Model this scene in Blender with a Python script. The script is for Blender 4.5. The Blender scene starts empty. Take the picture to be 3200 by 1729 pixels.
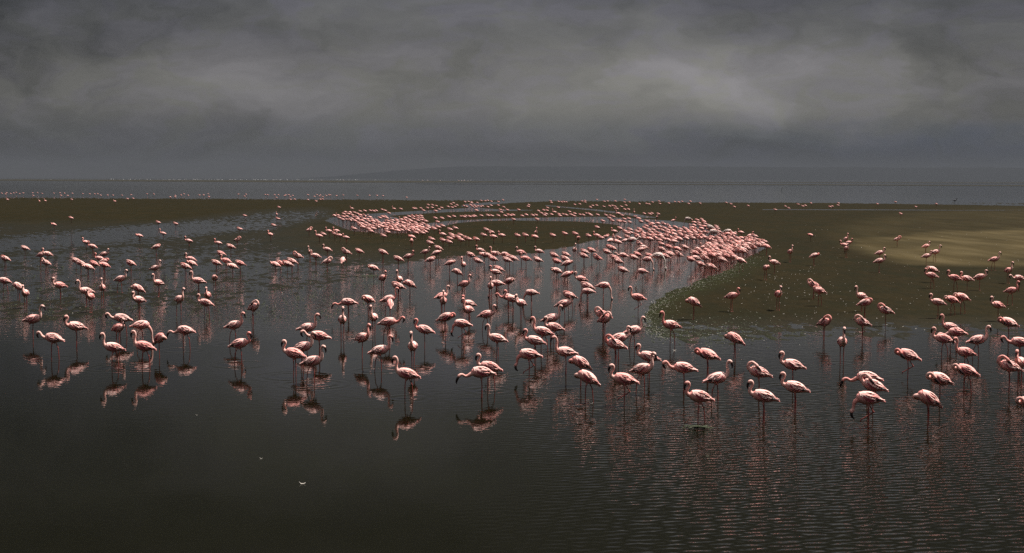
import bpy, math, random
import numpy as np
from mathutils import Vector, Matrix, kdtree
R = math.radians
rnd = random.Random(7)
scene = bpy.context.scene
C = scene.collection

# ---------------------------------------------------------------- camera
F, CX, CY = 4400.0, 1600.0, 864.5          # focal length and centre in photo pixels
CAM_H, PITCH, ROLL = 4.6, 3.985, 0.14
cam = bpy.data.objects.new("camera", bpy.data.cameras.new("camera")); C.objects.link(cam)
cam.data.sensor_width = 36.0; cam.data.lens = 36.0 * F / 3200.0
cam.data.clip_start = 0.5; cam.data.clip_end = 60000.0
CM = Matrix.Translation((0, 0, CAM_H)) @ Matrix.Rotation(R(90 - PITCH), 4, 'X') @ Matrix.Rotation(R(ROLL), 4, 'Z')
cam.matrix_world = CM
scene.camera = cam
ROT = np.array(CM.to_3x3())
def at(px, py, z=0.0):
    """point where the line of sight through a photo pixel meets the height z"""
    d = ROT @ np.array([(px - CX) / F, -(py - CY) / F, -1.0])
    t = (z - CAM_H) / d[2]
    return np.array([d[0] * t, d[1] * t, z])
def to_px(x, y, z=0.0):
    p = np.stack([np.asarray(x, float), np.asarray(y, float), np.zeros_like(np.asarray(x, float)) + z - CAM_H], -1) @ ROT
    return CX - p[..., 0] / p[..., 2] * F, CY + p[..., 1] / p[..., 2] * F

# ---------------------------------------------------------------- sun and sky
SUN_EL, SUN_AZ = 62.0, 68.0     # azimuth clockwise from +Y: the sun stands to the right, a little behind the birds
sun = bpy.data.objects.new("sun", bpy.data.lights.new("sun", 'SUN')); C.objects.link(sun)
sun.data.energy = 4.8; sun.data.angle = R(0.5); sun.data.color = (1.0, 0.925, 0.84)
sd = Vector((math.sin(R(SUN_AZ)) * math.cos(R(SUN_EL)), math.cos(R(SUN_AZ)) * math.cos(R(SUN_EL)), math.sin(R(SUN_EL))))
sun.rotation_euler = sd.to_track_quat('Z', 'Y').to_euler()
scene.view_settings.view_transform = 'Standard'; scene.view_settings.look = 'None'
scene.view_settings.exposure = 0.75; scene.view_settings.gamma = 1.0
scene.cycles.use_denoising = False
scene.cycles.max_bounces = 6; scene.cycles.volume_bounces = 0
scene.cycles.caustics_reflective = False; scene.cycles.caustics_refractive = False

class NT:
    """small helper to write node trees"""
    def __init__(s, tree): s.t = tree; s.n = tree.nodes; s.l = tree.links
    def _in(s, sock, v):
        if v is None: return
        if isinstance(v, bpy.types.NodeSocket): s.l.new(v, sock)
        else: sock.default_value = v
    def node(s, typ, **kw):
        nd = s.n.new(typ)
        for k, v in kw.items(): setattr(nd, k, v)
        return nd
    def m(s, op, a, b=None, c=None, clamp=False):
        nd = s.node('ShaderNodeMath', operation=op); nd.use_clamp = clamp
        s._in(nd.inputs[0], a); s._in(nd.inputs[1], b); s._in(nd.inputs[2], c); return nd.outputs[0]
    def mix(s, f, a, b, blend='MIX'):
        nd = s.node('ShaderNodeMix', data_type='RGBA', blend_type=blend)
        s._in(nd.inputs[0], f); s._in(nd.inputs[6], a); s._in(nd.inputs[7], b); return nd.outputs[2]
    def noise(s, vec, scale, detail=4, rough=0.5, out=0, dist=0.0):
        nd = s.node('ShaderNodeTexNoise'); s._in(nd.inputs['Vector'], vec)
        nd.inputs['Scale'].default_value = scale; nd.inputs['Detail'].default_value = detail
        nd.inputs['Roughness'].default_value = rough; nd.inputs['Distortion'].default_value = dist
        return nd.outputs[out]
    def mapping(s, vec, scale=(1, 1, 1), rot=(0, 0, 0), loc=(0, 0, 0)):
        nd = s.node('ShaderNodeMapping'); s._in(nd.inputs[0], vec)
        nd.inputs['Scale'].default_value = scale; nd.inputs['Rotation'].default_value = rot; nd.inputs['Location'].default_value = loc
        return nd.outputs[0]
    def sstep(s, v, a, b, lo=0.0, hi=1.0):
        nd = s.node('ShaderNodeMapRange', interpolation_type='SMOOTHSTEP'); s._in(nd.inputs[0], v)
        nd.inputs[1].default_value = a; nd.inputs[2].default_value = b
        nd.inputs[3].default_value = lo; nd.inputs[4].default_value = hi; return nd.outputs[0]
    def comb(s, x, y, z=0.0):
        nd = s.node('ShaderNodeCombineXYZ'); s._in(nd.inputs[0], x); s._in(nd.inputs[1], y); s._in(nd.inputs[2], z); return nd.outputs[0]
    def ramp(s, v, stops):
        nd = s.node('ShaderNodeValToRGB'); s._in(nd.inputs[0], v); cr = nd.color_ramp
        cr.interpolation = 'EASE'
        while len(cr.elements) > 1: cr.elements.remove(cr.elements[-1])
        cr.elements[0].position = stops[0][0]; cr.elements[0].color = (*stops[0][1], 1)
        for p, c in stops[1:]:
            e = cr.elements.new(p); e.color = (*c, 1)
        return nd.outputs[0]

world = bpy.data.worlds.new("World"); scene.world = world; world.use_nodes = True
W = NT(world.node_tree); W.n.clear()
wo = W.node('ShaderNodeOutputWorld'); bg = W.node('ShaderNodeBackground'); W.l.new(bg.outputs[0], wo.inputs[0])
tc = W.node('ShaderNodeTexCoord').outputs['Generated']
sep = W.node('ShaderNodeSeparateXYZ'); W.l.new(tc, sep.inputs[0])
dy = W.m('MAXIMUM', W.m('ABSOLUTE', sep.outputs[1]), 0.25)
U0 = W.m('DIVIDE', sep.outputs[0], dy); V0 = W.m('MAXIMUM', W.m('DIVIDE', sep.outputs[2], dy), 0.0)
wv = W.comb(W.m('MULTIPLY', U0, 8.0), W.m('MULTIPLY', V0, 18.0))
wn = W.node('ShaderNodeTexNoise'); W.l.new(wv, wn.inputs['Vector']); wn.inputs['Scale'].default_value = 1.3; wn.inputs['Detail'].default_value = 5; wn.inputs['Roughness'].default_value = .55
ws = W.node('ShaderNodeSeparateColor'); W.l.new(wn.outputs[1], ws.inputs[0])
U = W.m('ADD', U0, W.m('MULTIPLY', W.m('SUBTRACT', ws.outputs[0], .5), .15))
V = W.m('ADD', V0, W.m('MULTIPLY', W.m('SUBTRACT', ws.outputs[1], .5), .055))
prof = W.ramp(W.m('MULTIPLY', V0, 2.0), [(0, (.066, .065, .064)), (.03, (.058, .060, .064)), (.06, (.076, .077, .077)), (.10, (.102, .099, .090)),
    (.16, (.112, .108, .099)), (.215, (.088, .086, .084)), (.26, (.072, .071, .073)), (.36, (.040, .038, .031)), (.52, (.021, .020, .0135)), (.62, (.03, .029, .024)), (.82, (.034, .032, .026)), (1, (.05, .048, .042))])
val = 1.0
blobs = [(2190, 270, 390, 115, .92), (2560, 330, 420, 60, .22), (1760, 330, 260, 100, .28), (740, 275, 420, 85, .22), (1230, 345, 360, 80, .14), (1560, 40, 420, 70, .18), (2850, 200, 300, 140, -.10),
         (60, -60, 620, 260, -.42), (250, 130, 300, 120, -.16), (1060, 110, 300, 90, -.20), (1330, 220, 200, 60, -.12), (2700, 460, 900, 46, -.34), (-150, 300, 420, 380, -.30), (1400, 480, 1500, 30, -.12), (0, 470, 700, 90, -.32), (3200, 100, 260, 300, -.22), (640, 400, 420, 30, -.10), (1980, 175, 200, 40, -.08), (2330, 200, 170, 30, -.22), (1050, -230, 460, 230, .40), (-200, -450, 900, 380, -.35), (3300, -350, 700, 400, -.25), (2260, 190, 300, 50, .18), (1900, 420, 500, 60, .12)]
acc = None
for (bx, by, sx, sy, a) in blobs:
    du = W.m('DIVIDE', W.m('SUBTRACT', U, (bx - 1600) / F), sx / F)
    dv = W.m('DIVIDE', W.m('SUBTRACT', V, (558 - by) / F), sy / F)
    g = W.m('MULTIPLY', W.m('EXPONENT', W.m('MULTIPLY', W.m('ADD', W.m('MULTIPLY', du, du), W.m('MULTIPLY', dv, dv)), -1.0)), a)
    acc = g if acc is None else W.m('ADD', acc, g)
cl = W.noise(W.comb(W.m('MULTIPLY', U, 8.0), W.m('MULTIPLY', V, 17.0)), 1.7, 8, .55, dist=.35)
cl2 = W.noise(W.comb(W.m('MULTIPLY', U, 14.0), W.m('MULTIPLY', V, 30.0), 3.0), 1.8, 6, .55, dist=.3)
gain = W.m('ADD', W.m('ADD', acc, 1.0), W.m('ADD', W.m('MULTIPLY', W.m('SUBTRACT', cl, .5), 1.35), W.m('MULTIPLY', W.m('SUBTRACT', cl2, .5), .55)))
prof = W.mix(W.sstep(sep.outputs[2], .55, .85), prof, (.52, .50, .49, 1))
skyc = W.mix(1.0, prof, W.comb(gain, gain, gain), 'MULTIPLY')
# bluish rain curtain low over the right-hand horizon, violet cloud elsewhere
fb = W.m('MULTIPLY', W.sstep(U, 0.0, .32), W.m('SUBTRACT', 1.0, W.sstep(V, .024, .042)))
skyc = W.mix(fb, skyc, W.mix(1.0, skyc, (.70, .84, 1.08, 1), 'MULTIPLY'))
skyc = W.mix(W.sstep(cl2, .42, .60, 0.0, .8), skyc, W.mix(1.0, skyc, (.97, .95, 1.10, 1), 'MULTIPLY'))
nish = W.node('ShaderNodeTexSky', sky_type='NISHITA'); nish.sun_disc = False
nish.sun_elevation = R(SUN_EL); nish.sun_rotation = R(SUN_AZ)
final = W.mix(.02, W.mix(1.0, skyc, (10, 10, 10, 1), 'MULTIPLY'), nish.outputs[0])
W.l.new(final, bg.inputs[0]); bg.inputs[1].default_value = 0.083

# ---------------------------------------------------------------- helpers
def new_mat(name):
    mt = bpy.data.materials.new(name); mt.use_nodes = True
    nt = NT(mt.node_tree); nt.n.clear()
    out = nt.node('ShaderNodeOutputMaterial'); b = nt.node('ShaderNodeBsdfPrincipled')
    nt.l.new(b.outputs[0], out.inputs[0])
    return mt, nt, b
def link(name, me, mats=(), parent=None, smooth=True):
    for mt in mats: me.materials.append(mt)
    if smooth: me.polygons.foreach_set('use_smooth', [True] * len(me.polygons))
    o = bpy.data.objects.new(name, me); C.objects.link(o)
    if parent: o.parent = parent
    return o
def tag(o, label=None, cat=None, group=None, kind=None):
    if label: o['label'] = label
    if cat: o['category'] = cat
    if group: o['group'] = group
    if kind: o['kind'] = kind
    return o
def grid_mesh(name, P):
    """mesh from an (n, m, 3) array of points"""
    n, m, _ = P.shape
    me = bpy.data.meshes.new(name)
    idx = np.arange(n * m).reshape(n, m)
    f = np.stack([idx[:-1, :-1], idx[:-1, 1:], idx[1:, 1:], idx[1:, :-1]], -1).reshape(-1, 4)
    me.vertices.add(n * m); me.vertices.foreach_set('co', P.reshape(-1).astype(np.float32))
    me.loops.add(f.size); me.loops.foreach_set('vertex_index', f.reshape(-1).astype(np.int32))
    me.polygons.add(len(f)); me.polygons.foreach_set('loop_start', (np.arange(len(f)) * 4).astype(np.int32))
    me.polygons.foreach_set('loop_total', np.full(len(f), 4, np.int32))
    me.update(calc_edges=True); me.validate()
    return me

# value noise in world metres
_ng = np.random.default_rng(3)
_tab = _ng.random((256, 256))
def vnoise(x, y):
    xi = np.floor(x).astype(int); yi = np.floor(y).astype(int); fx = x - xi; fy = y - yi
    fx = fx * fx * (3 - 2 * fx); fy = fy * fy * (3 - 2 * fy)
    g = lambda a, b: _tab[a % 256, b % 256]
    return (g(xi, yi) * (1 - fx) + g(xi + 1, yi) * fx) * (1 - fy) + (g(xi, yi + 1) * (1 - fx) + g(xi + 1, yi + 1) * fx) * fy
def fbm(x, y, octs=3):
    s = 0; a = 1; t = 0
    for k in range(octs):
        s = s + a * vnoise(x * 2 ** k + 17.3 * k, y * 2 ** k + 5.1 * k); t += a; a *= .6
    return s / t
def sdist(px, py, poly, ys=3.0):
    """signed distance (photo px, y stretched) to a shoreline traced as a polygon, negative inside"""
    P = np.array(poly, float) * [1, ys]; x = px; y = py * ys
    d = np.full(x.shape, 1e18); inside = np.zeros(x.shape, bool)
    for i in range(len(P)):
        a = P[i]; b = P[(i + 1) % len(P)]; e = b - a
        t = np.clip(((x - a[0]) * e[0] + (y - a[1]) * e[1]) / (e @ e + 1e-9), 0, 1)
        d = np.minimum(d, (x - a[0] - t * e[0]) ** 2 + (y - a[1] - t * e[1]) ** 2)
        if a[1] != b[1]:
            c = (a[1] > y) != (b[1] > y)
            xi = (b[0] - a[0]) * (y - a[1]) / (b[1] - a[1]) + a[0]
            inside ^= c & (x < xi)
    d = np.sqrt(d)
    return np.where(inside, -d, d)
def sm(v, a, b):
    t = np.clip((v - a) / (b - a), 0, 1); return t * t * (3 - 2 * t)

# ---------------------------------------------------------------- water and mud
MAIN = [(-900, 1012), (0, 1008), (250, 1000), (500, 978), (800, 955), (960, 930), (1080, 890), (1170, 852), (1280, 830), (1370, 812), (1500, 803), (1640, 797), (1740, 777),
        (1850, 757), (1920, 738), (1946, 718), (1935, 704), (1880, 697), (1800, 692), (1600, 689), (1500, 691), (1430, 697), (1380, 708), (1335, 718), (1290, 727), (1200, 729), (1110, 722), (1060, 708),
        (1018, 690), (1035, 682), (1100, 674), (1180, 671), (1240, 680), (1270, 700), (1300, 704), (1350, 697), (1400, 691), (1500, 686), (1600, 683), (1720, 680), (1870, 678), (2000, 684), (2100, 691), (2175, 701),
        (2230, 715), (2290, 733), (2340, 750), (2392, 765), (2395, 775), (2340, 800), (2280, 835), (2220, 863), (2160, 888), (2080, 918), (2040, 945), (2018, 975), (2005, 1010), (2030, 1042), (2080, 1062),
        (2160, 1073), (2310, 1078), (2400, 1066), (2600, 1060), (2800, 1056), (2950, 1060), (3200, 1063), (4200, 1064), (4200, 4000), (-900, 4000)]
UPPER = [(1105, 676), (1150, 669), (1265, 662), (1390, 655), (1470, 650), (1440, 645), (1455, 638), (1600, 628), (1730, 623), (1730, 627), (1600, 634), (1500, 642), (1500, 650), (1560, 655), (1680, 657), (1560, 660), (1400, 663), (1265, 671), (1150, 679)]
STREAK = [(1700, 640), (1865, 654), (1975, 666), (2070, 682), (2010, 682), (1950, 672), (1860, 660), (1700, 644)]
LEFTS = [(-600, 790), (0, 757), (435, 716), (800, 672), (1000, 664), (1010, 676), (800, 706), (620, 724), (435, 744), (0, 776), (-600, 820)]
FAR1 = [(2080, 629), (2600, 630), (3300, 640), (4000, 648), (3300, 646), (2600, 634), (2080, 632)]
FAR2 = [(2380, 654), (2700, 654), (3000, 656), (3700, 656), (3000, 659), (2700, 658), (2380, 657)]
PUD = [(3075, 1045), (3120, 1040), (3160, 1046), (3120, 1050)]
def classify(px, py, wx, wy):
    """bed level relative to the water: > 0 mud, < 0 water; plus sand and weed shares"""
    n1 = fbm(wx / .27, wy / .55, 2) - .5; n2 = fbm(wx / 4.0 + 40, wy / 9.0, 3) - .5
    h = np.full(px.shape, 1.05)
    left = 1 - sm(px, 1000, 1900)
    # shallow half-flooded mud on the left, getting wetter towards the camera
    wet = left * sm(py, 735, 900) * 1.40 + sm(py, 800, 880) * (1 - sm(px, 1700, 2000)) * .6 * (1 - left)
    wet = np.clip(wet + left * .62 * sm(py, 680, 715) * (1 - sm(px, 800, 1150)), 0, 1.45)
    h = h - wet
    n3 = fbm(wx / 1.4 + 9, wy / 3.0, 3) - .5
    h = h - .98 * np.clip(1 - np.maximum(sdist(px, py, LEFTS), 0) / 60, 0, 1)
    # far edge: the mud gives way to the open lagoon
    edge = 613 + (px / 3200) * 18
    h = h - 3 * (1 - sm(py, edge - 5, edge + 12))
    for poly, soft, depth in ((MAIN, 40, 2.4), (UPPER, 14, 2.2), (STREAK, 13, 1.3), (FAR1, 9, 1.3), (FAR2, 6, 1.2), (PUD, 8, 2.0)):
        d = sdist(px, py, poly)
        soft_ = soft if poly is not MAIN else np.where(py < 712, 10, np.where(py < 800, np.where(px > 1980, 22, 48), np.where(px > 1980, 44, 90)))
        h = h - depth * (1 - sm(d, -soft_ * .55, soft_ * .6))
    # weedy and broken fringe of the right-hand mud
    d = sdist(px, py, MAIN)
    weed = np.where(px > 1930, 1 - sm(d, 20, 130), 0) * sm(py, 760, 860) * (1 - sm(px, 2350, 2750))
    fr = np.where(px > 1930, sm(py, 975, 1035), 0)
    h = h - fr * .95
    sw = 2.2 * (fbm(wx / 9, wy / 22, 4) - .5)
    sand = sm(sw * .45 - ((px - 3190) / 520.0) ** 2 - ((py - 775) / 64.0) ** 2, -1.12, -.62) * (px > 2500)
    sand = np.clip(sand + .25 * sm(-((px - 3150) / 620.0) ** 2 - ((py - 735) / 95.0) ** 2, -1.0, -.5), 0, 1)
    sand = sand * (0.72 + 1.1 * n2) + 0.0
    ls = np.clip(1 - np.maximum(sdist(px, py, LEFTS), 0) / 60, 0, 1); amp = 2.6 * np.clip(wet + fr + ls, 0, 1) + .3
    amp = amp + 2.2 * np.exp(-((py - edge - 5) / 9) ** 2) + 1.5 * np.exp(-(d / 45) ** 2) * sm(py, 705, 800)
    h = h + 2.4 * n3 * (np.exp(-(d / 60) ** 2) * sm(py, 705, 800) + .5 * np.clip(wet, 0, 1))
    h = h + n1 * amp + n2 * .55 * np.clip(sm(py, 700, 760), .2, 1)
    return h, np.clip(sand, 0, 1), np.clip(weed, 0, 1), np.clip(wet * 1.2 + ls * 1.0 + fr * .6, 0, 1)

# water: one sheet, finer where the foreground birds stir it, reaching the horizon
def water_mesh(rings):
    xs = np.arange(-13.5, 13.51, .075)
    g = 13.5 * 1.16 ** np.arange(1, 53); xs = np.concatenate([-g[::-1], xs, g])
    ys = np.concatenate([np.array([-3000, -300, -40, 0, 8, 12]), np.arange(14, 46, .075), 46 * 1.05 ** np.arange(0, 128)])
    X, Y = np.meshgrid(xs, ys); Z = np.zeros_like(X)
    for (rx, ry, r0, w, a, lam, ph) in rings:
        i0, i1 = np.searchsorted(xs, [rx - r0 - 2.5 * w, rx + r0 + 2.5 * w]); j0, j1 = np.searchsorted(ys, [ry - r0 - 2.5 * w, ry + r0 + 2.5 * w])
        r = np.hypot(X[j0:j1, i0:i1] - rx, Y[j0:j1, i0:i1] - ry)
        Z[j0:j1, i0:i1] += a * np.cos(2 * math.pi * r / lam + ph) * np.exp(-((r - r0) / w) ** 2)
    return grid_mesh("water", np.stack([X, Y, Z], -1))

mw, nt, b = new_mat("lagoon_water")
pos = nt.node('ShaderNodeNewGeometry').outputs['Position']
sp = nt.node('ShaderNodeSeparateXYZ'); nt.l.new(pos, sp.inputs[0]); wx, wy = sp.outputs[0], sp.outputs[1]
b.inputs['Base Color'].default_value = (.0040, .0037, .0012, 1); b.inputs['Specular Tint'].default_value = (.76, .76, .66, 1); b.inputs['IOR'].default_value = 1.33
rip = nt.noise(nt.mapping(pos, (4.6, 7.5, 1), (0, 0, R(-12))), 1.0, 1.5, .4, dist=.6)
rip2 = nt.noise(nt.mapping(pos, (2.6, 4.2, 1), (0, 0, R(8))), 1.0, 3, .55)
big = nt.noise(nt.mapping(pos, (.10, .05, 1)), 1.0, 3, .5)
right = nt.m('MULTIPLY', nt.sstep(nt.m('ADD', wx, nt.m('MULTIPLY', nt.m('SUBTRACT', big, .5), 9.0)), -1.5, 4.5), nt.sstep(wy, 34.0, 22.0))
rmid = nt.m('MULTIPLY', nt.sstep(nt.m('ADD', wx, nt.m('MULTIPLY', nt.m('SUBTRACT', big, .5), 12.0)), -3.0, 5.0, .06, .26), nt.sstep(wy, 20.0, 30.0))
chop = nt.m('MULTIPLY', nt.sstep(wy, 36.0, 52.0), nt.sstep(nt.m('ADD', wx, nt.m('MULTIPLY', wy, .09)), 2.5, -5.0, .22, 1.35))
far = nt.sstep(wy, 180.0, 420.0)
amt = nt.m('ADD', nt.m('MAXIMUM', nt.m('MAXIMUM', nt.m('MULTIPLY', right, .38), rmid), chop), nt.m('MULTIPLY', far, .08))
amt = nt.m('ADD', amt, nt.m('MULTIPLY', nt.sstep(big, .5, .7), .05))
def wave(rot, sc):
    nd = nt.node('ShaderNodeTexWave', wave_type='BANDS', bands_direction='Y', wave_profile='SIN'); nt.l.new(nt.mapping(pos, (1, 1, 1), (0, 0, R(rot))), nd.inputs['Vector'])
    nd.inputs['Scale'].default_value = sc; nd.inputs['Distortion'].default_value = 5.0; nd.inputs['Detail'].default_value = 2.5; nd.inputs['Detail Scale'].default_value = 1.3
    return nd.outputs['Fac']
lat = nt.m('ADD', nt.m('MULTIPLY', wave(-21, 1.75), .30), nt.m('MULTIPLY', wave(9, 1.5), .26))
hgt = nt.m('MULTIPLY', nt.m('ADD', nt.m('MULTIPLY', rip, .75), nt.m('MULTIPLY', rip2, .75)), nt.m('ADD', amt, .02))
hgt = nt.m('ADD', hgt, nt.m('MULTIPLY', lat, nt.m('MULTIPLY', nt.m('POWER', right, 1.3), .80)))
bp = nt.node('ShaderNodeBump'); bp.inputs['Strength'].default_value = 1.0; bp.inputs['Distance'].default_value = .020
nt.l.new(hgt, bp.inputs['Height']); nt.l.new(bp.outputs[0], b.inputs['Normal'])
nt.l.new(nt.m('ADD', nt.m('MULTIPLY', far, .06), .012), b.inputs['Roughness'])

# mud: a real surface a centimetre or two above or below the water
mm, nt, b = new_mat("wet_mud")
pos = nt.node('ShaderNodeNewGeometry').outputs['Position']
att = nt.node('ShaderNodeAttribute', attribute_name='sand').outputs['Fac']; atw = nt.node('ShaderNodeAttribute', attribute_name='weed').outputs['Fac']
spm = nt.node('ShaderNodeSeparateXYZ'); nt.l.new(pos, spm.inputs[0])
nA = nt.noise(nt.mapping(pos, (.12, .035, 1)), 1.0, 5, .6); nB = nt.noise(nt.mapping(pos, (2.2, .9, 1)), 1.0, 4, .6); nC = nt.noise(nt.mapping(pos, (.55, .07, 1), (0, 0, R(-16))), 1.0, 4, .55)
dark = nt.mix(nA, (.0125, .0092, .0034, 1), (.0205, .0155, .0048, 1))
dark = nt.mix(nt.sstep(nB, .35, .75), dark, nt.mix(1.0, dark, (.60, .66, .64, 1), 'MULTIPLY'))
nD = nt.noise(nt.mapping(pos, (.5, .16, 1)), 1.0, 6, .65)
dark = nt.mix(nt.sstep(nD, .42, .62, 0, .75), dark, (.0098, .0094, .0034, 1))
green = nt.mix(nt.sstep(nB, .4, .65), (.011, .012, .0045, 1), (.020, .0235, .008, 1))
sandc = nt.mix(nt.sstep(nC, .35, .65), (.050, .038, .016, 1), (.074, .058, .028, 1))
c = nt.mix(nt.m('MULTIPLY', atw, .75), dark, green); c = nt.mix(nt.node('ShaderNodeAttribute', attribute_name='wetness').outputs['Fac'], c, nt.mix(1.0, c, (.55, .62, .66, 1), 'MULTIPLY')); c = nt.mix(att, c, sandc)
nt.l.new(c, b.inputs['Base Color']); atq = nt.node('ShaderNodeAttribute', attribute_name='wetness').outputs['Fac']; nt.l.new(nt.m('MULTIPLY_ADD', atq, -.22, .72), b.inputs['Roughness']); nt.l.new(nt.m('MULTIPLY_ADD', atq, .10, .035), b.inputs['Specular IOR Level'])
bp = nt.node('ShaderNodeBump'); bp.inputs['Distance'].default_value = .05; bp.inputs['Strength'].default_value = .9
nt.l.new(nt.noise(nt.mapping(pos, (6, 3, 1)), 1.0, 5, .65), bp.inputs['Height']); nt.l.new(bp.outputs[0], b.inputs['Normal'])

# rows get closer together towards the camera so that the small hummocks there are kept
yy = np.linspace(611, 1120, 430); us = np.linspace(-.56, .56, 1300)
DD = F * CAM_H / (yy - 558.0)
Xg = us[None, :] * DD[:, None]; Yg = np.repeat(DD[:, None], len(us), 1)
pxg, pyg = to_px(Xg, Yg)
hg, sandg, weedg, wetg = classify(pxg, pyg, Xg, Yg)
Zg = np.clip(hg, -2, 1.4) * .014
me = grid_mesh("mudflat", np.stack([Xg, Yg, Zg], -1))
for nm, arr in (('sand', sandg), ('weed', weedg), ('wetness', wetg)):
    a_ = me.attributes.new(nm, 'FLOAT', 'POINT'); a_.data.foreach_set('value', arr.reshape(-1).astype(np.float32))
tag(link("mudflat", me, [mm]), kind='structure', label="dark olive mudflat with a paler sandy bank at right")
def ground_z(x, y):
    px, py = to_px(x, y)
    h, s_, w_, q_ = classify(np.array([float(px)]), np.array([float(py)]), np.array([x]), np.array([y]))
    return float(np.clip(h[0], -2, 1.4)) * .014

# thin bars along the horizon
def px_sheet(name, pts, z, mat, label):
    P = [at(a, b_, z) for a, b_ in pts]
    me = bpy.data.meshes.new(name); n = len(P) // 2
    vs = [tuple(p) for p in P]; vs += [(p[0], p[1], z - .6) for p in P]
    k = len(P); fs = [tuple(range(k))] + [(i, (i + 1) % k, k + (i + 1) % k, k + i) for i in range(k)]
    me.from_pydata(vs, [], fs); me.update()
    return tag(link(name, me, [mat], smooth=False), kind='structure', label=label)
mb, nt, b = new_mat("bar_mud")
pos = nt.node('ShaderNodeNewGeometry').outputs['Position']
nt.l.new(nt.mix(nt.noise(nt.mapping(pos, (.02, .004, 1)), 1, 4), (.014, .013, .008, 1), (.03, .027, .016, 1)), b.inputs['Base Color']); b.inputs['Roughness'].default_value = .8
b.inputs['Specular IOR Level'].default_value = .1
px_sheet("sandbar", [(-700, 558.5), (-100, 560), (1100, 565), (2300, 569.3), (2300, 569.6), (1100, 570.5), (-100, 564.5), (-700, 563)], .15, mb, "dark low mudbank across the far water")
px_sheet("sandbar", [(1500, 569.4), (2600, 569.8), (4000, 572.0), (4000, 573.6), (2600, 571.5), (1500, 569.5)], .15, mb, "upper thin dark bar on the right horizon")
px_sheet("sandbar", [(1300, 574.6), (2600, 576.6), (4000, 583.0), (4000, 585.2), (2600, 578.8), (1300, 574.8)], .15, mb, "lower thin dark bar on the right horizon")

# far hills, about nine kilometres off
hx = np.linspace(-2600, 7200, 500); rows = []
prof_h = 96 * sm(hx, -1700, -300) + 14 * (fbm(hx / 600, hx * 0 + 3, 3) - .5) + 7 * (fbm(hx / 110, hx * 0 + 9, 3) - .5)
prof_h = np.maximum(prof_h, -5)
for t, k in ((0, 0), (.25, .45), (.5, .85), (.75, 1.0), (1.0, .8), (1.6, 0)):
    rows.append(np.stack([hx, 9300 + 1500 * t + 120 * (fbm(hx / 300, hx * 0 + k * 7, 2)), prof_h * k - 2], -1))
mh, nt, b = new_mat("hill_scrub"); b.inputs['Base Color'].default_value = (.014, .016, .018, 1); b.inputs['Roughness'].default_value = 1; b.inputs['Specular IOR Level'].default_value = 0
me = grid_mesh("hills", np.stack(rows, 0))
tag(link("hills", me, [mh]), kind='structure', label="long level line of far dunes behind the haze")

# ---------------------------------------------------------------- feather, skin and horn materials
def feather(name, ca, cb, cc, sc=(14, 30, 30)):
    mt, nt, b = new_mat(name)
    oc = nt.node('ShaderNodeTexCoord').outputs['Object']; orr = nt.node('ShaderNodeObjectInfo').outputs['Random']
    n = nt.noise(nt.mapping(oc, sc), 1.0, 4, .6)
    n2 = nt.noise(nt.mapping(oc, (4, 5, 5)), 1.0, 3, .5)
    c = nt.mix(nt.sstep(n, .35, .68), ca, cb)
    c = nt.mix(nt.m('MULTIPLY', nt.sstep(nt.m('ADD', n2, nt.m('MULTIPLY', nt.m('SUBTRACT', orr, .5), .35)), .40, .72), .8), c, cc)
    c = nt.mix(nt.sstep(orr, .55, 1.0, 0, .8), c, nt.mix(1.0, c, (1.0, .74, .74, 1), 'MULTIPLY'))
    nt.l.new(c, b.inputs['Base Color']); b.inputs['Roughness'].default_value = .75; b.inputs['Specular IOR Level'].default_value = .2
    b.inputs['Subsurface Weight'].default_value = 0.0
    bp = nt.node('ShaderNodeBump'); bp.inputs['Distance'].default_value = .006; bp.inputs['Strength'].default_value = .8
    nt.l.new(n, bp.inputs['Height']); nt.l.new(bp.outputs[0], b.inputs['Normal'])
    return mt
def plain(name, col, rough=.5, var=.25):
    mt, nt, b = new_mat(name)
    oc = nt.node('ShaderNodeTexCoord').outputs['Object']
    n = nt.noise(oc, 25.0, 3, .6)
    nt.l.new(nt.mix(n, (*[x * (1 - var) for x in col], 1), (*[min(1, x * (1 + var)) for x in col], 1)), b.inputs['Base Color']); b.inputs['Roughness'].default_value = rough
    return mt
M_BODY = feather("pink_down", (.74, .29, .27, 1), (.88, .42, .38, 1), (.86, .50, .46, 1))
M_NECK = feather("neck_down", (.78, .41, .36, 1), (.92, .60, .53, 1), (.80, .34, .30, 1), (20, 20, 20))
M_WING = feather("pale_wing_feathers", (.86, .48, .44, 1), (.94, .70, .64, 1), (.90, .49, .45, 1), (5, 26, 30))
M_RED = plain("crimson_coverts", (.36, .06, .08), .7)
M_BLACK = plain("black_flight_feathers", (.018, .014, .016), .6)
M_LEG = plain("red_leg_skin", (.28, .055, .045), .5)
M_FACE = plain("dark_red_face", (.20, .035, .035), .6)
M_BILL = plain("dark_bill", (.020, .009, .011), .35)
M_WHITE = feather("white_down", (.62, .52, .48, 1), (.78, .70, .66, 1), (.72, .56, .52, 1))
M_PALE = feather("pale_neck_down", (.66, .58, .52, 1), (.80, .73, .68, 1), (.74, .60, .55, 1))
M_GREY = plain("slate_feathers", (.05, .05, .06), .7)

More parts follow.
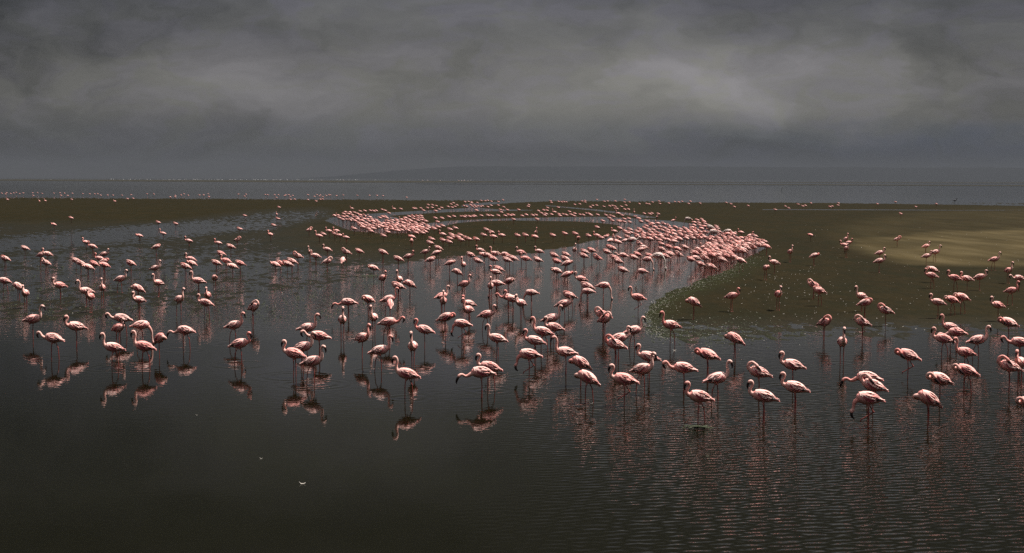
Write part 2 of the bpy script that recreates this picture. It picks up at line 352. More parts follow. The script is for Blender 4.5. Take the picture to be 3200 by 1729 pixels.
# ---------------------------------------------------------------- flamingo anatomy (metres, looking along +X, water at z = 0)
TORSO = [(x if x > 0 else x * .87, z, h, w) for x, z, h, w in [(.205, .585, .018, .015), (.185, .582, .052, .045), (.14, .572, .085, .072), (.07, .562, .103, .092), (-.01, .556, .107, .098), (-.09, .550, .098, .092),
         (-.17, .540, .076, .074), (-.24, .528, .050, .052), (-.30, .516, .026, .032), (-.345, .505, .010, .014)]]
POSES = {   # neck and head (x, y, z, radius), then the bill, then the pitch of the trunk in degrees
 'U': ([(.13, 0, .57, .062), (.19, 0, .60, .048), (.225, 0, .665, .037), (.228, 0, .74, .030), (.215, 0, .81, .027), (.222, 0, .868, .027), (.257, 0, .905, .034), (.290, 0, .888, .037), (.302, 0, .865, .028)],
       [(.292, 0, .888, .024), (.314, 0, .850, .027), (.324, 0, .800, .021), (.314, 0, .748, .007)], 2),
 'V': ([(.13, 0, .57, .062), (.19, 0, .61, .048), (.215, 0, .68, .037), (.205, 0, .76, .030), (.195, 0, .83, .027), (.21, 0, .90, .027), (.25, 0, .935, .034), (.285, 0, .925, .037), (.300, 0, .905, .028)],
       [(.292, 0, .922, .024), (.322, 0, .895, .027), (.342, 0, .850, .021), (.342, 0, .795, .007)], -2),
 'C': ([(.13, 0, .57, .062), (.20, 0, .585, .046), (.250, 0, .625, .037), (.255, 0, .685, .031), (.225, 0, .740, .028), (.212, 0, .790, .027), (.240, 0, .825, .034), (.272, 0, .812, .037), (.285, 0, .790, .028)],
       [(.276, 0, .808, .024), (.298, 0, .770, .027), (.304, 0, .722, .021), (.290, 0, .672, .007)], 3),
 'K': ([(.13, 0, .565, .062), (.20, 0, .56, .046), (.26, 0, .575, .037), (.312, 0, .618, .031), (.345, 0, .668, .028), (.385, 0, .695, .030), (.422, 0, .672, .037), (.434, 0, .645, .029)],
       [(.428, 0, .658, .024), (.432, 0, .620, .027), (.414, 0, .575, .021), (.378, 0, .545, .007)], 0),
 'F': ([(.12, 0, .55, .062), (.19, 0, .525, .046), (.25, 0, .455, .036), (.285, 0, .365, .029), (.300, 0, .265, .026), (.318, 0, .175, .027), (.345, 0, .115, .036), (.350, 0, .085, .029)],
       [(.350, 0, .095, .024), (.346, 0, .055, .027), (.322, 0, .015, .020), (.285, 0, -.005, .007)], -6),
 'G': ([(.12, 0, .55, .062), (.19, 0, .53, .046), (.235, 0, .485, .036), (.250, 0, .43, .029), (.262, 0, .375, .028), (.285, 0, .335, .036), (.292, 0, .305, .029)],
       [(.290, 0, .315, .024), (.292, 0, .272, .027), (.272, 0, .225, .020), (.240, 0, .195, .007)], -2),
 'H': ([(.12, 0, .56, .062), (.20, 0, .548, .046), (.27, 0, .515, .036), (.33, 0, .512, .029), (.38, 0, .545, .027), (.42, 0, .552, .030), (.460, 0, .526, .037), (.475, 0, .500, .028)],
       [(.470, 0, .512, .024), (.500, 0, .470, .027), (.520, 0, .420, .021), (.522, 0, .370, .007)], -4),
 'P': ([(.13, 0, .57, .062), (.19, 0, .60, .046), (.236, 0, .66, .037), (.222, .005, .73, .031), (.165, .02, .765, .028), (.105, .05, .740, .031), (.062, .075, .700, .037), (.046, .085, .675, .029)],
       [(.052, .080, .685, .024), (.022, .095, .652, .026), (-.02, .102, .615, .020), (-.055, .100, .585, .007)], 6),
 'Q': ([(.13, 0, .56, .062), (.20, 0, .555, .047), (.255, .012, .572, .038), (.262, .035, .620, .032), (.228, .065, .648, .029), (.182, .092, .622, .031), (.152, .108, .585, .037), (.140, .112, .560, .029)],
       [(.146, .110, .568, .024), (.112, .124, .530, .026), (.070, .126, .500, .020), (.035, .120, .482, .007)], 9),
 'Z': ([(.13, 0, .58, .064), (.185, 0, .610, .049), (.205, 0, .652, .038), (.168, .010, .682, .031), (.105, .018, .684, .029), (.045, .028, .676, .034), (.012, .034, .664, .035), (-.01, .036, .655, .026)],
       [(.0, .036, .660, .022), (-.035, .040, .652, .022), (-.075, .040, .638, .014), (-.10, .040, .628, .006)], 6),
 'N': ([(.13, 0, .55, .064), (.195, -.01, .535, .047), (.225, -.03, .515, .038), (.215, -.06, .49, .032), (.17, -.085, .485, .029), (.115, -.10, .50, .034), (.08, -.108, .51, .036), (.065, -.11, .51, .028)],
       [(.07, -.11, .51, .022), (.035, -.118, .515, .022), (.0, -.118, .51, .014), (-.02, -.118, .505, .006)], 20),
}
LEGS = {
 's': [[(.00, .042, .50, .022), (-.005, .040, .43, .012), (-.015, .038, .285, .0095), (-.016, .038, .265, .0135), (-.012, .038, .245, .0095), (.0, .036, .02, .0085), (.03, .036, -.004, .009), (.07, .036, -.012, .007)],
       [(-.02, -.042, .50, .022), (-.02, -.040, .43, .012), (-.03, -.038, .275, .0095), (-.031, -.038, .257, .0135), (-.028, -.038, .238, .0095), (-.03, -.036, .02, .0085), (.0, -.036, -.004, .009), (.04, -.036, -.012, .007)]],
 'w': [[(.00, .042, .50, .022), (.01, .040, .43, .012), (.025, .038, .285, .0095), (.026, .038, .265, .0135), (.026, .038, .245, .0095), (.03, .036, .02, .0085), (.06, .036, -.004, .009), (.10, .036, -.012, .007)],
       [(-.03, -.042, .50, .022), (-.055, -.040, .44, .012), (-.105, -.038, .335, .0095), (-.113, -.038, .315, .0135), (-.114, -.038, .295, .0095), (-.135, -.036, .02, .0085), (-.11, -.036, -.004, .009), (-.07, -.036, -.012, .007)]],
 'o': [[(-.01, .020, .50, .022), (-.01, .015, .43, .012), (-.018, .010, .285, .0095), (-.019, .010, .265, .0135), (-.016, .010, .245, .0095), (-.01, .005, .02, .0085), (.02, .005, -.004, .009), (.06, .005, -.012, .007)],
       [(-.03, -.042, .49, .022), (-.06, -.045, .455, .012), (-.10, -.045, .425, .013), (-.03, -.05, .445, .010), (.06, -.05, .462, .009), (.08, -.05, .462, .008)]],
 'x': [[(-.01, .042, .50, .022), (-.01, .040, .43, .012), (-.02, .038, .285, .0095), (-.021, .038, .265, .0135), (-.018, .038, .245, .0095), (-.01, .036, .02, .0085), (.02, .036, -.004, .009), (.06, .036, -.012, .007)],
       [(-.02, -.042, .50, .022), (-.05, -.045, .43, .012), (-.125, -.048, .315, .0095), (-.135, -.048, .300, .0135), (-.115, -.048, .290, .0095), (.07, -.05, .175, .0085), (.09, -.05, .165, .010), (.11, -.05, .115, .007)]],
}
def catmull(P, n):
    P = [np.array(p, float) for p in P]; P = [2 * P[0] - P[1]] + P + [2 * P[-1] - P[-2]]; out = []
    for i in range(1, len(P) - 2):
        for k in range(n):
            t = k / n; a, b_, c_, d = P[i - 1:i + 3]
            out.append(.5 * (2 * b_ + (c_ - a) * t + (2 * a - 5 * b_ + 4 * c_ - d) * t * t + (3 * b_ - a - 3 * c_ + d) * t ** 3))
    out.append(P[-2]); return out
def tube(verts, faces, pts, seg, flat=1.0):
    base = len(verts); pr = None; n = len(pts)
    for i, p in enumerate(pts):
        a = Vector(pts[max(i - 1, 0)][:3]); b_ = Vector(pts[min(i + 1, n - 1)][:3]); t = (b_ - a).normalized()
        if pr is None: pr = Vector((0, 1, 0)).cross(t); pr = pr.normalized() if pr.length > 1e-4 else Vector((1, 0, 0))
        u = (pr - t * pr.dot(t)).normalized(); pr = u; v = t.cross(u)
        for k in range(seg):
            an = 2 * math.pi * k / seg
            verts.append(tuple(Vector(p[:3]) + (u * math.cos(an) + v * math.sin(an) * flat) * max(p[3], .002)))
    for i in range(n - 1):
        for k in range(seg):
            a = base + i * seg + k; b_ = base + i * seg + (k + 1) % seg
            faces.append((a, b_, b_ + seg, a + seg))
    faces.append(tuple(base + k for k in range(seg))[::-1]); faces.append(tuple(base + (n - 1) * seg + k for k in range(seg)))
def pitchf(deg):
    M = Matrix.Translation((0, 0, .55)) @ Matrix.Rotation(R(-deg), 4, 'Y') @ Matrix.Translation((0, 0, -.55))
    return lambda p: M @ Vector(p)          # positive: chest up, tail down
def torso(verts, faces, seg, fn, st=TORSO):
    base = len(verts)
    for x, z, h, w in st:
        h *= 1.07; w *= 1.10
        for k in range(seg):
            a = 2 * math.pi * k / seg; verts.append(tuple(fn((x, w * math.sin(a), z + h * math.cos(a)))))
    n = len(st)
    for i in range(n - 1):
        for k in range(seg):
            a = base + i * seg + k; b_ = base + i * seg + (k + 1) % seg
            faces.append((a, b_, b_ + seg, a + seg))
    faces.append(tuple(base + k for k in range(seg))[::-1]); faces.append(tuple(base + (n - 1) * seg + k for k in range(seg)))
def pose_parts(pose, mir, nsub):
    neck, bill, pitch = POSES[pose]; fn = pitchf(pitch)
    cv = lambda L: [(*fn((p[0], p[1] * mir, p[2])), p[3]) for p in catmull(L, nsub)]
    return cv(neck), cv(bill), fn
def tors_at(x):
    X = [s[0] for s in TORSO][::-1]; GX = (1, 1, 1.07, 1.10)
    return [float(np.interp(x, X, [s[i] * GX[i] for s in TORSO][::-1])) for i in (1, 2, 3)]

_deps = bpy.context.evaluated_depsgraph_get
def remesh(name, verts, faces, voxel):
    me = bpy.data.meshes.new(name + "_src"); me.from_pydata(verts, [], faces); me.update()
    o = bpy.data.objects.new("temp", me); C.objects.link(o)
    md = o.modifiers.new("r", 'REMESH'); md.mode = 'VOXEL'; md.voxel_size = voxel; md.use_smooth_shade = True
    s = o.modifiers.new("s", 'SMOOTH'); s.factor = .5; s.iterations = 2
    bpy.context.view_layer.update()
    out = bpy.data.meshes.new_from_object(o.evaluated_get(_deps())); out.name = name
    bpy.data.objects.remove(o); bpy.data.meshes.remove(me)
    return out

def wing_mesh(side, fn, seed):
    r = random.Random(seed); verts, faces, mats = [], [], []
    NX, NY = 30, 11
    def surf(s, q, off=0.0):
        x = .150 - .465 * s
        z, h, w = tors_at(max(x, -.26))
        taper = 1.0 if x > -.19 else max(.0, 1 - (-.19 - x) / .13)
        if x < -.26: z -= (-.26 - x) * .28
        top = 6 + 4 * s
        mx = (62 + 170 * s if s < .32 else 116 - 26 * (s - .32)) + 5.5 * abs(math.sin(s * 21)) * (.4 + s)
        phi = R(top + (mx - top) * q)
        lay = .0045 * ((q * 4.2 + s * 1.4) % 1.0) + .003 * ((s * 9 + q * 2) % 1.0)
        k = 1.05 + off + lay / max(h, .03)
        return fn((x, side * (w * .35 * (1 - taper) + w * taper * .9 + .004) * math.sin(phi) * k, z + max(h * taper, .012) * math.cos(phi) * k + .004))
    for lay, off in ((0, .05), (1, -.04)):
        for i in range(NX + 1):
            for j in range(NY + 1): verts.append(tuple(surf(i / NX, j / NY, off)))
    idx = lambda l, i, j: l * (NX + 1) * (NY + 1) + i * (NY + 1) + j
    def mi(s, q):
        if s > .64 and q > .72: return 1
        if q > .76 and .10 < s <= .52: return 2
        if q > .56 and .24 < s <= .62 and int(s * 30) % 3 == 0: return 2
        return 0
    for i in range(NX):
        for j in range(NY):
            a, b_, c_, d = idx(0, i, j), idx(0, i, j + 1), idx(0, i + 1, j + 1), idx(0, i + 1, j)
            faces.append((a, b_, c_, d)); mats.append(mi((i + .5) / NX, (j + .5) / NY))
            n0 = (NX + 1) * (NY + 1); faces.append((a + n0, d + n0, c_ + n0, b_ + n0)); mats.append(mats[-1])
    for i in range(NX):
        for j in (0, NY):
            faces.append((idx(0, i, j), idx(0, i + 1, j), idx(1, i + 1, j), idx(1, i, j))); mats.append(0)
    for j in range(NY):
        for i in (0, NX):
            faces.append((idx(0, i, j), idx(0, i, j + 1), idx(1, i, j + 1), idx(1, i, j))); mats.append(0)
    # loose long feathers lying over the closed wing
    for k in range(16):
        s0 = r.uniform(.16, .70); q0 = r.uniform(.15, .85); ln = r.uniform(.10, .19); lift = r.uniform(.03, .16)
        pts = []
        for t in (0, .3, .6, .85, 1):
            s = min(s0 + ln * t / .52, .995); p = Vector(surf(s, min(q0 + .06 * t, .97), .05 + lift * t)); pts.append(p)
        wd = r.uniform(.010, .017); base = len(verts); m_ = 1 if (s0 > .55 and q0 > .75) else (3 if r.random() < .3 else 0)
        for ti, (p, f) in enumerate(zip(pts, (.5, 1, 1, .7, .1))):
            cc = fn((0, 0, .55)); outw = (p - Vector((p.x, cc.y, .52))).normalized(); ax = Vector((-1, 0, 0)); sd_ = ax.cross(outw).normalized()
            verts += [tuple(p - sd_ * wd * f), tuple(p + outw * .005 * f), tuple(p + sd_ * wd * f), tuple(p - outw * .003 * f)]
        for ti in range(4):
            for e in range(4):
                faces.append((base + ti * 4 + e, base + ti * 4 + (e + 1) % 4, base + ti * 4 + 4 + (e + 1) % 4, base + ti * 4 + 4 + e)); mats.append(m_)
        faces.append(tuple(base + 16 + e for e in range(4))); mats.append(m_)
    me = bpy.data.meshes.new("wing"); me.from_pydata(verts, [], faces); me.polygons.foreach_set('material_index', mats); me.update()
    return me

PROTO = {}
def proto(pose, stance, mir, voxel=.0072, kind='pink'):
    """mesh data of one pose: body (one continuous skin), bill, two wings"""
    key = (pose, stance, mir, kind)
    if key in PROTO: return PROTO[key]
    neck, bill, fn = pose_parts(pose, mir, 5)
    verts, faces = [], []
    torso(verts, faces, 20, fn); tube(verts, faces, neck, 12)
    legs = [[(p[0], p[1] * mir, p[2], p[3]) for p in catmull(L, 3)] for L in LEGS[stance]]
    for L in legs: tube(verts, faces, [(p[0], p[1], p[2], p[3] * 1.28) for p in L], 8)
    for si in (-1, 1):      # thighs and tail
        tube(verts, faces, [(*fn((.0, .045 * si, .53)), .045), (-.008, .042 * si, .455, .026), (-.01, .040 * si, .41, .012)], 8) if stance != 'o' else None
    tube(verts, faces, [(*fn((-.21, 0, .515)), .030), (*fn((-.29, 0, .489)), .021), (*fn((-.33, 0, .474)), .007)], 8, 1.3)
    me = remesh("body", verts, faces, voxel)
    # which material: nearest of trunk, neck, face and legs
    kd = kdtree.KDTree(len(neck) + sum(map(len, legs)) + 60); tagl = []
    def ins(p, rr, k): kd.insert(Vector(p[:3]), len(tagl)); tagl.append((Vector(p[:3]), rr, k))
    for i, p in enumerate(neck): ins(p, p[3], 1 if i < len(neck) - 2 else 3)
    for L in legs:
        for p in L[5:]: ins(p, p[3] + .004, 2)
    kd.balance()
    nv = len(me.polygons); cen = np.empty(nv * 3, np.float32); me.polygons.foreach_get('center', cen); cen = cen.reshape(-1, 3)
    S = np.array([t[0] for t in tagl]); RR = np.array([t[1] for t in tagl]); K = np.array([t[2] for t in tagl])
    d = np.linalg.norm(cen[:, None] - S[None], axis=2) - RR[None]; j = d.argmin(1); dm = d[np.arange(nv), j]
    mi = np.where(dm < .008, K[j], 0); mi = np.where((cen[:, 2] < .40) & (mi == 0) & (pose != 'F'), 2, mi)
    me.polygons.foreach_set('material_index', mi.astype(np.int32))
    body_m, neck_m, wing_m = (M_BODY, M_NECK, M_WING) if kind == 'pink' else (M_WHITE, M_PALE, M_WHITE)
    for mt in (body_m, neck_m, M_LEG, M_FACE if kind == 'pink' else neck_m): me.materials.append(mt)
    me.polygons.foreach_set('use_smooth', [True] * nv)
    bv, bf = [], []; tube(bv, bf, bill, 8, .8); bm_ = bpy.data.meshes.new("bill"); bm_.from_pydata(bv, [], bf); bm_.update()
    bm_.materials.append(M_BILL if kind == 'pink' else M_LEG); bm_.polygons.foreach_set('use_smooth', [True] * len(bm_.polygons))
    ws = []
    for si in (1, -1):
        w_ = wing_mesh(si, fn, 5 + si + len(PROTO))
        for mt in (wing_m, M_BLACK, M_RED, body_m): w_.materials.append(mt)
        w_.polygons.foreach_set('use_smooth', [True] * len(w_.polygons)); ws.append(w_)
    PROTO[key] = (me, bm_, ws)
    return PROTO[key]

ANG = {'L': 180, 'R': 0, 'A': 90, 'D': 270, 'l': 222, 'r': 318, 'a': 138, 'b': 42}
def place(px, py, s, head, dz=.55):
    """foot position of a bird whose trunk is seen at this photo pixel"""
    p = at(px, py, dz * s); c, n = math.cos(head), math.sin(head)
    return p[0] + .035 * s * c, p[1] + .035 * s * n
T0 = {'T1': (0, 840), 'T2': (800, 840), 'T3': (1600, 840), 'T4': (2400, 840), 'S1': (0, 540), 'S2': (800, 540), 'S3': (1600, 540), 'S4': (2400, 540)}
DATA = {
'T1': """50 115 UwL;190 170 NsL;258 240 CsD;610 160 Csl;872 225 Vsl;915 285 CsD;1030 185 VsD;1205 105 UwR;1395 190 NsL;1405 305 Csl;1600 145 Usl;1800 300 Vwr;2003 125 UsL;2160 88 QsD;2090 262 CsD;2075 335 CwL;
320 500 VoR;545 690 KwL;775 572 Csl;1235 490 KwL;1180 590 Csr;1410 560 FwR;1150 782 UwL;1460 772 UwL;1600 690 Nor;1870 612 HwL;2345 560 UwR;2400 745 CwR;2545 380 Pwr""",
'T2': """1270 88 Csr;1445 100 VsD;1553 145 NsL;1435 168 ZsL;1135 300 Qsl;1330 298 UwR;1350 345 NoA;935 330 HsL;868 505 VsD;1187 482 VsD;1320 528 KwR;505 585 VoR;645 668 KsL;460 778 UsR;395 845 CsL;555 922 UwR;1060 685 Uor;1235 812 UwR;1578 770 VwD;1705 605 CoL;1530 1048 UwL;
1885 318 UwD;1860 268 Usb;2088 148 Usr;2030 25 NsL;2360 168 UsD;2430 142 FsL;2535 120 Qsr;2152 345 Csl;2143 405 Vol;2310 452 CwR;1900 480 QoR;2080 545 GxL;2435 692 UsL;2545 280 KsL;2360 978 CwL;2280 1033 HsL;2420 28 CsL""",
'T3': """455 15 QwL;545 52 QwR;15 298 CsL;95 338 Csl;200 235 FsL;510 348 CwR;585 262 ZwL;705 97 CsL;762 170 ZsL;768 222 FsL;915 162 FsR;385 492 UsR;435 580 CwL;320 625 UwL;240 715 CsL;180 852 GxL;550 828 VsL;922 455 PsL;925 500 Psr;1215 612 UwR;1275 282 UxL;1835 338 NsL;2205 280 Csr;1610 558 UwL;2250 690 NsL;700 932 NsL;770 1082 NwL;
1065 690 CsR;1050 752 PsL;1385 875 CsL;1300 1000 Uwr;1140 1102 CxL;1740 988 KsL;1978 852 QsL;2050 1092 UwR;1900 1275 CwL;2495 1032 PsL;2545 1272 CsL""",
'T4': """100 262 CsD;465 168 PsL;520 225 ZwL;948 282 Usl;970 348 ZsR;1190 412 PoL;560 532 Psr;958 532 PsL;745 728 VsD;260 957 CoL;285 1182 CsL;1420 858 QxL;1015 1085 HsL;1070 1165 PxL;1020 1292 GxL;1625 1292 NsL;1740 1098 QoL;2005 1012 QwL;2440 972 PsL;2540 935 Csl;2545 732 KsL;2430 532 QsL;2320 368 CoL;2440 225 Uwr;2530 100 KsL;2415 22 VsD;2125 88 Cor;2010 105 CoL;1885 97 CwL;1652 72 CwL;1662 12 QsL;1718 342 CsL;1858 317 QwL;1958 292 QwL;1845 578 UsL;1905 632 HsL;1775 697 CwL;2100 708 UwR;1995 832 UwL;2640 1345 QsL""",
'S1': """20 208;58 215;68 203;110 210;140 205;165 198;200 213;235 205;330 203;335 230;378 203;425 208;545 206;605 205;615 230;650 208;683 232;730 208;835 212;905 214;955 215;985 212;1015 228;1085 225;1140 228;1230 228;1320 222;1483 213;1550 215;1715 247;1765 230;1765 247;1825 225;1852 213;1895 228;2008 225;2050 225;2097 215;2105 245;2400 217;2478 218;2462 237;
78 272 CsL;398 287 CsD;458 285 Usl;722 270;1158 290 Csl;1285 265;1342 262;718 455;545 520 QsL;1595 500;1770 510;1645 605 UsL;1408 628 QsL;870 695 Csl;935 738 CsL;2465 432;2415 568;1905 688 CsL;2202 702 CsL;2385 678 PsR;2325 745;2228 808;1568 742 ZsR;
255 762;55 865;405 822 ZsR;482 812 CsL;465 900 PsL;1040 815 CsR;1008 860 CsL;1040 890 ZsR;1055 922 QsL;770 880;815 905;890 942 QsL;950 910;1318 905;1552 962 UsR;1870 937;1925 865 CsL;1935 905 QsL;2180 902;2280 888 CsL;2345 942 QsL;2420 907""",
'S2': """95 222;118 222;190 223;228 223;208 250;290 232;300 222;330 222;345 240;372 230;348 270;392 270;525 222;525 273;590 240;615 222;640 235;650 225;675 243;672 268;648 272;608 290;708 230;735 225;750 224;812 232;880 226;1022 228;1145 227;1220 230;1280 232;1518 250;
235 350;207 420 CsD;222 462;180 530;150 625 Csl;532 578 PsR;640 635 UsL;680 622;740 588 CsL;815 585 CsL;795 618;848 632 CsL;912 652 CsL;990 565;1158 592;1285 637;1328 600;
968 360 CsL;1050 388;1098 383;1155 383;1185 385;1212 383;1272 370;1300 380;1340 405;1392 362 UsL;1460 365;1590 360;1608 358;1660 355;1688 385;1735 325;1728 355;1778 330;1775 350;1815 335;1870 352;1810 388;1845 372;1935 343;1965 320;1988 308;2025 325;1975 348;2005 340;2105 295;2140 292;2172 298;2228 302;2310 285;2335 280;2370 292;2268 283;2440 295;2488 275;2440 330;2368 328;2335 343;2495 347;2462 375;2470 400;2530 378;2222 382 UsL;2098 335;2120 340;2160 325;2180 340;2200 330;2215 345;2235 335;2260 338;2280 335;2170 305;
1808 457;1875 457;1945 443;1995 437;2070 440;2095 440;2120 435;2150 438;2185 437;2205 435;2270 432;2335 435;2375 435;2440 430;2510 432;2545 430;2565 432;1832 493;1280 445;1305 440;1250 452;1318 455;
1575 650 QsL;1565 690 NsD;1610 605;1655 600;1675 607;1720 575;1730 540;1795 570;1835 548;1880 540;1955 575;2008 558;1885 627 CsL;1970 625;2060 632;1955 665;1990 650;2035 655;2065 680;2115 660;2145 668;2220 670;1770 675;1755 712;1885 682;1945 700;2320 580;2370 598;2295 628;2395 647 CsL;2480 632 CsL;
1698 792 CsR;1808 802 QsR;1838 762;722 768 CsL;545 802 UsD;605 832 CsL;425 832 PsL;200 917 QsL;250 907;322 912;365 887;712 887 PsR;870 882 NsA;912 802 PsL;1042 792;1280 802;1435 862;1527 837 CsR;1750 870 ZsR;1945 902 QsR;2088 920 UsD;2165 822 ZwL;2240 882;2265 777 CsL;2300 822 QsL;2340 827;2412 810 UsL;2390 862;2510 817 KsL;2555 845;2530 872;2445 964;1188 952 QoL""",
'S3': """70 377;165 342;172 328;270 388;322 380;355 382;360 358;390 288;400 300;470 293;500 298;522 295;548 297;635 322;683 318;705 290;738 285;738 300;815 332;855 332;792 352;855 272;930 290;963 290;1042 290;1137 272;1135 298;1183 298;1285 318;1355 315;1382 318;1415 298;1482 290;1490 315;1582 310;1640 293;1680 300;1715 292;1780 315;1797 290;1895 312;2158 303;2205 318;2240 347;2380 335;925 342;985 340;1012 335;1040 342;1040 362;1060 365;1103 345;1150 332;1137 370;1175 370;468 352;
15 430;18 472;105 435;148 425;210 430;245 425;298 408;330 425;345 415;402 420;430 400 VsL;475 415;485 432;520 420;545 425;580 395;600 425;625 432;635 412;690 425;720 425;755 412;780 415;798 425;865 422;255 470;860 552;948 430;1000 435;1020 440;982 455;1072 410 UsL;1110 430;1228 398 UsD;1245 445;1280 462 CsL;1335 415;1388 418;1412 408;1475 418;1458 445 CsD;1620 477 UsR;915 490;1012 487;1075 490;1095 485;1130 490;1133 465;1178 462;1188 498;1300 490;1360 487;1035 587 CsL;1090 562;1190 572;1140 590;1165 605;1195 600;
237 607 UsD;238 650 QsL;60 639;138 632;415 632;535 614;640 620;665 655 QsD;775 632;860 630 CsL;900 654;943 640 ZsR;985 680 Usb;1035 687 Csr;1080 652;1072 697 UsL;1135 682 CsR;1165 647;1290 712 PsL;1332 747 CsL;1290 772 QsR;1015 757;990 745;960 792;735 792;805 777;725 832;865 852 PwL;628 772 UsD;98 797 CsL;280 787 CsL;145 860 CsL;15 857;265 872;428 827;545 820;540 864;458 887;545 907 QwR;1040 852;1075 887;1125 827 KsL;1230 847;1265 817;1120 972 ZoL;1315 987 GxL;1355 867 FwR;1385 832;1500 835;1545 837;1580 812;1600 812;1505 717;1510 767;1580 742;1670 762 QsL;1745 747;1630 692 FsL;1685 822 PsL;1905 917;2010 952;2305 887 QwL;2245 847;2120 872;2550 962 QsD;2310 597 CsL;2235 612 CsL;2390 627 CsR;2445 637;2520 717 CsL;2565 745 QsL;1855 855 CsL;1805 868;1945 855 PsL""",
'S4': """75 373;178 337;210 358;305 320;350 340;378 332;435 310;625 347;650 337;712 310;705 330;1103 318;1285 298;1490 343;1697 318;1338 418;
433 628 QsL;780 675 UsD;805 705 Csr;775 728 CsL;785 765 CsD;220 800 UsD;460 837 QsR;70 907 CsL;1298 674 PsR;1120 810 CsR;1115 892 CsR;1585 742 CsR;1590 842 CsR;1680 802 UwR;2270 877 UwR""",
}
FILL = {   # the two packed rafts, outlines in tile pixels, spacing
 'S2': [([(780, 432), (840, 412), (900, 398), (1020, 398), (1130, 436), (1200, 462), (1270, 500), (1360, 475), (1450, 470), (1500, 450), (1600, 440), (1690, 435), (1715, 485), (1690, 530), (1740, 548), (1740, 580), (1690, 600), (1580, 590), (1480, 588), (1330, 590), (1290, 555), (1160, 572), (1060, 552), (1010, 500), (900, 478), (850, 462)], 36, 17.5)],
 'S3': [([(1290, 560), (1440, 490), (1560, 508), (1620, 545), (1790, 560), (1860, 470), (1925, 472), (1960, 520), (2030, 530), (2100, 545), (2080, 600), (1990, 610), (1900, 600), (1900, 650), (1840, 655), (1700, 668), (1500, 680), (1260, 655), (1240, 610)], 45, 21),
        ([(1850, 625), (2060, 640), (2170, 610), (2300, 650), (2400, 640), (2500, 680), (2560, 700), (2470, 745), (2380, 780), (2300, 800), (2230, 800), (2180, 850), (2080, 845), (1960, 830), (1800, 800), (1890, 765), (1970, 720), (2010, 690), (1930, 665)], 44, 21.5)],
}
def in_poly(x, y, poly):
    c = False
    for i in range(len(poly)):
        (x1, y1), (x2, y2) = poly[i], poly[i - 1]
        if (y1 > y) != (y2 > y) and x < (x2 - x1) * (y - y1) / (y2 - y1) + x1: c = not c
    return c
birds = []      # photo x, photo y of the trunk, pose, stance, facing
for k, txt in DATA.items():
    ox, oy = T0[k]
    for e in txt.replace('\n', '').split(';'):
        q = e.split(); code = q[2] if len(q) > 2 else ('ZoL' if rnd.random() < .45 else 'ZsL')
        birds.append((ox + float(q[0]) / 3.22, oy + float(q[1]) / 3.22, code[0], code[1], code[2]))
for k, L in FILL.items():
    ox, oy = T0[k]
    for poly, dx, dy_ in L:
        placed = [((b_[0] - ox) * 3.22, (b_[1] - oy) * 3.22) for b_ in birds]
        xs_ = [p[0] for p in poly]; ys_ = [p[1] for p in poly]
        for _ in range(6000):
            x, y = rnd.uniform(min(xs_), max(xs_)), rnd.uniform(min(ys_), max(ys_))
            if in_poly(x, y, poly) and all(((x - a) / dx) ** 2 + ((y - b_) / dy_) ** 2 > 1 for a, b_ in placed):
                placed.append((x, y)); birds.append((ox + x / 3.22, oy + y / 3.22, rnd.choice('ZZZZZZCNPQ'), 's', 'L'))
flock = []
for (bx, by, pose, st, fc) in birds:
    s = rnd.uniform(.95, 1.05); hd = R(ANG[fc] + rnd.uniform(-16, 16))
    x, y = place(bx, by, s, hd); flock.append(dict(x=x, y=y, s=s, h=hd, pose=pose, st=st, fc=fc, px=bx, py=by))
flock.sort(key=lambda f: f['y'])
print("FLOCK", len(flock), "300th at", flock[299]['y'], flock[299]['py'])
near, rest = flock[:300], flock[300:]
xs_all = np.array([f['x'] for f in flock]); ys_all = np.array([f['y'] for f in flock])
pxa, pya = to_px(xs_all, ys_all); hz, _, _, _ = classify(pxa, pya, xs_all, ys_all)
for f, h_ in zip(flock, hz): f['gz'] = float(np.clip(h_, -2, 1.4)) * .014; f['mud'] = h_ > .05

# ---------------------------------------------------------------- labels: look first, then place, then order
FACE = {'L': 'facing left', 'R': 'facing right', 'A': 'facing away', 'D': 'facing the viewer', 'l': 'turned half left', 'r': 'turned half right', 'a': 'turned away left', 'b': 'turned away right'}
LOOK = {'U': 'alert neck-up', 'V': 'tall straight-necked', 'C': 'standing S-necked', 'K': 'low curled-neck', 'F': 'feeding head-down', 'G': 'neck-dangling', 'H': 'forward-reaching', 'P': 'back-preening', 'Q': 'side-preening', 'Z': 'dozing', 'N': 'hunched head-hidden'}
STN = {'s': '', 'w': 'striding', 'o': 'one-legged', 'x': 'leg-lifting'}
def zone(f):
    x, y = f['px'], f['py']
    row = ['front row', 'near foreground', 'foreground', 'near middle', 'middle', 'far middle', 'mid distance', 'distance'][0 if y > 1130 else 1 if y > 1050 else 2 if y > 990 else 3 if y > 930 else 4 if y > 875 else 5 if y > 835 else 6 if y > 805 else 7]
    if 2130 < x < 2420 and y < 860: return 'packed raft, ' + ('lower edge' if y > 800 else 'fourth row' if y > 789.5 else 'third row' if y > 784 else 'second row'), ('left half' if x < 2240 else 'right half')
    for lim, w in ((320, 'far left'), (720, 'left'), (1080, 'left-centre'), (1560, 'centre'), (2020, 'right-centre'), (2560, 'right')):
        if x < lim: return row, w
    return row, 'far right'
NUM = ['leftmost', 'second', 'third', 'fourth', 'fifth', 'sixth', 'seventh', 'eighth', 'ninth', 'tenth', 'eleventh', 'twelfth', 'thirteenth', 'fourteenth', 'fifteenth', 'sixteenth', 'seventeenth', 'eighteenth', 'nineteenth', 'twentieth']
grp = {}
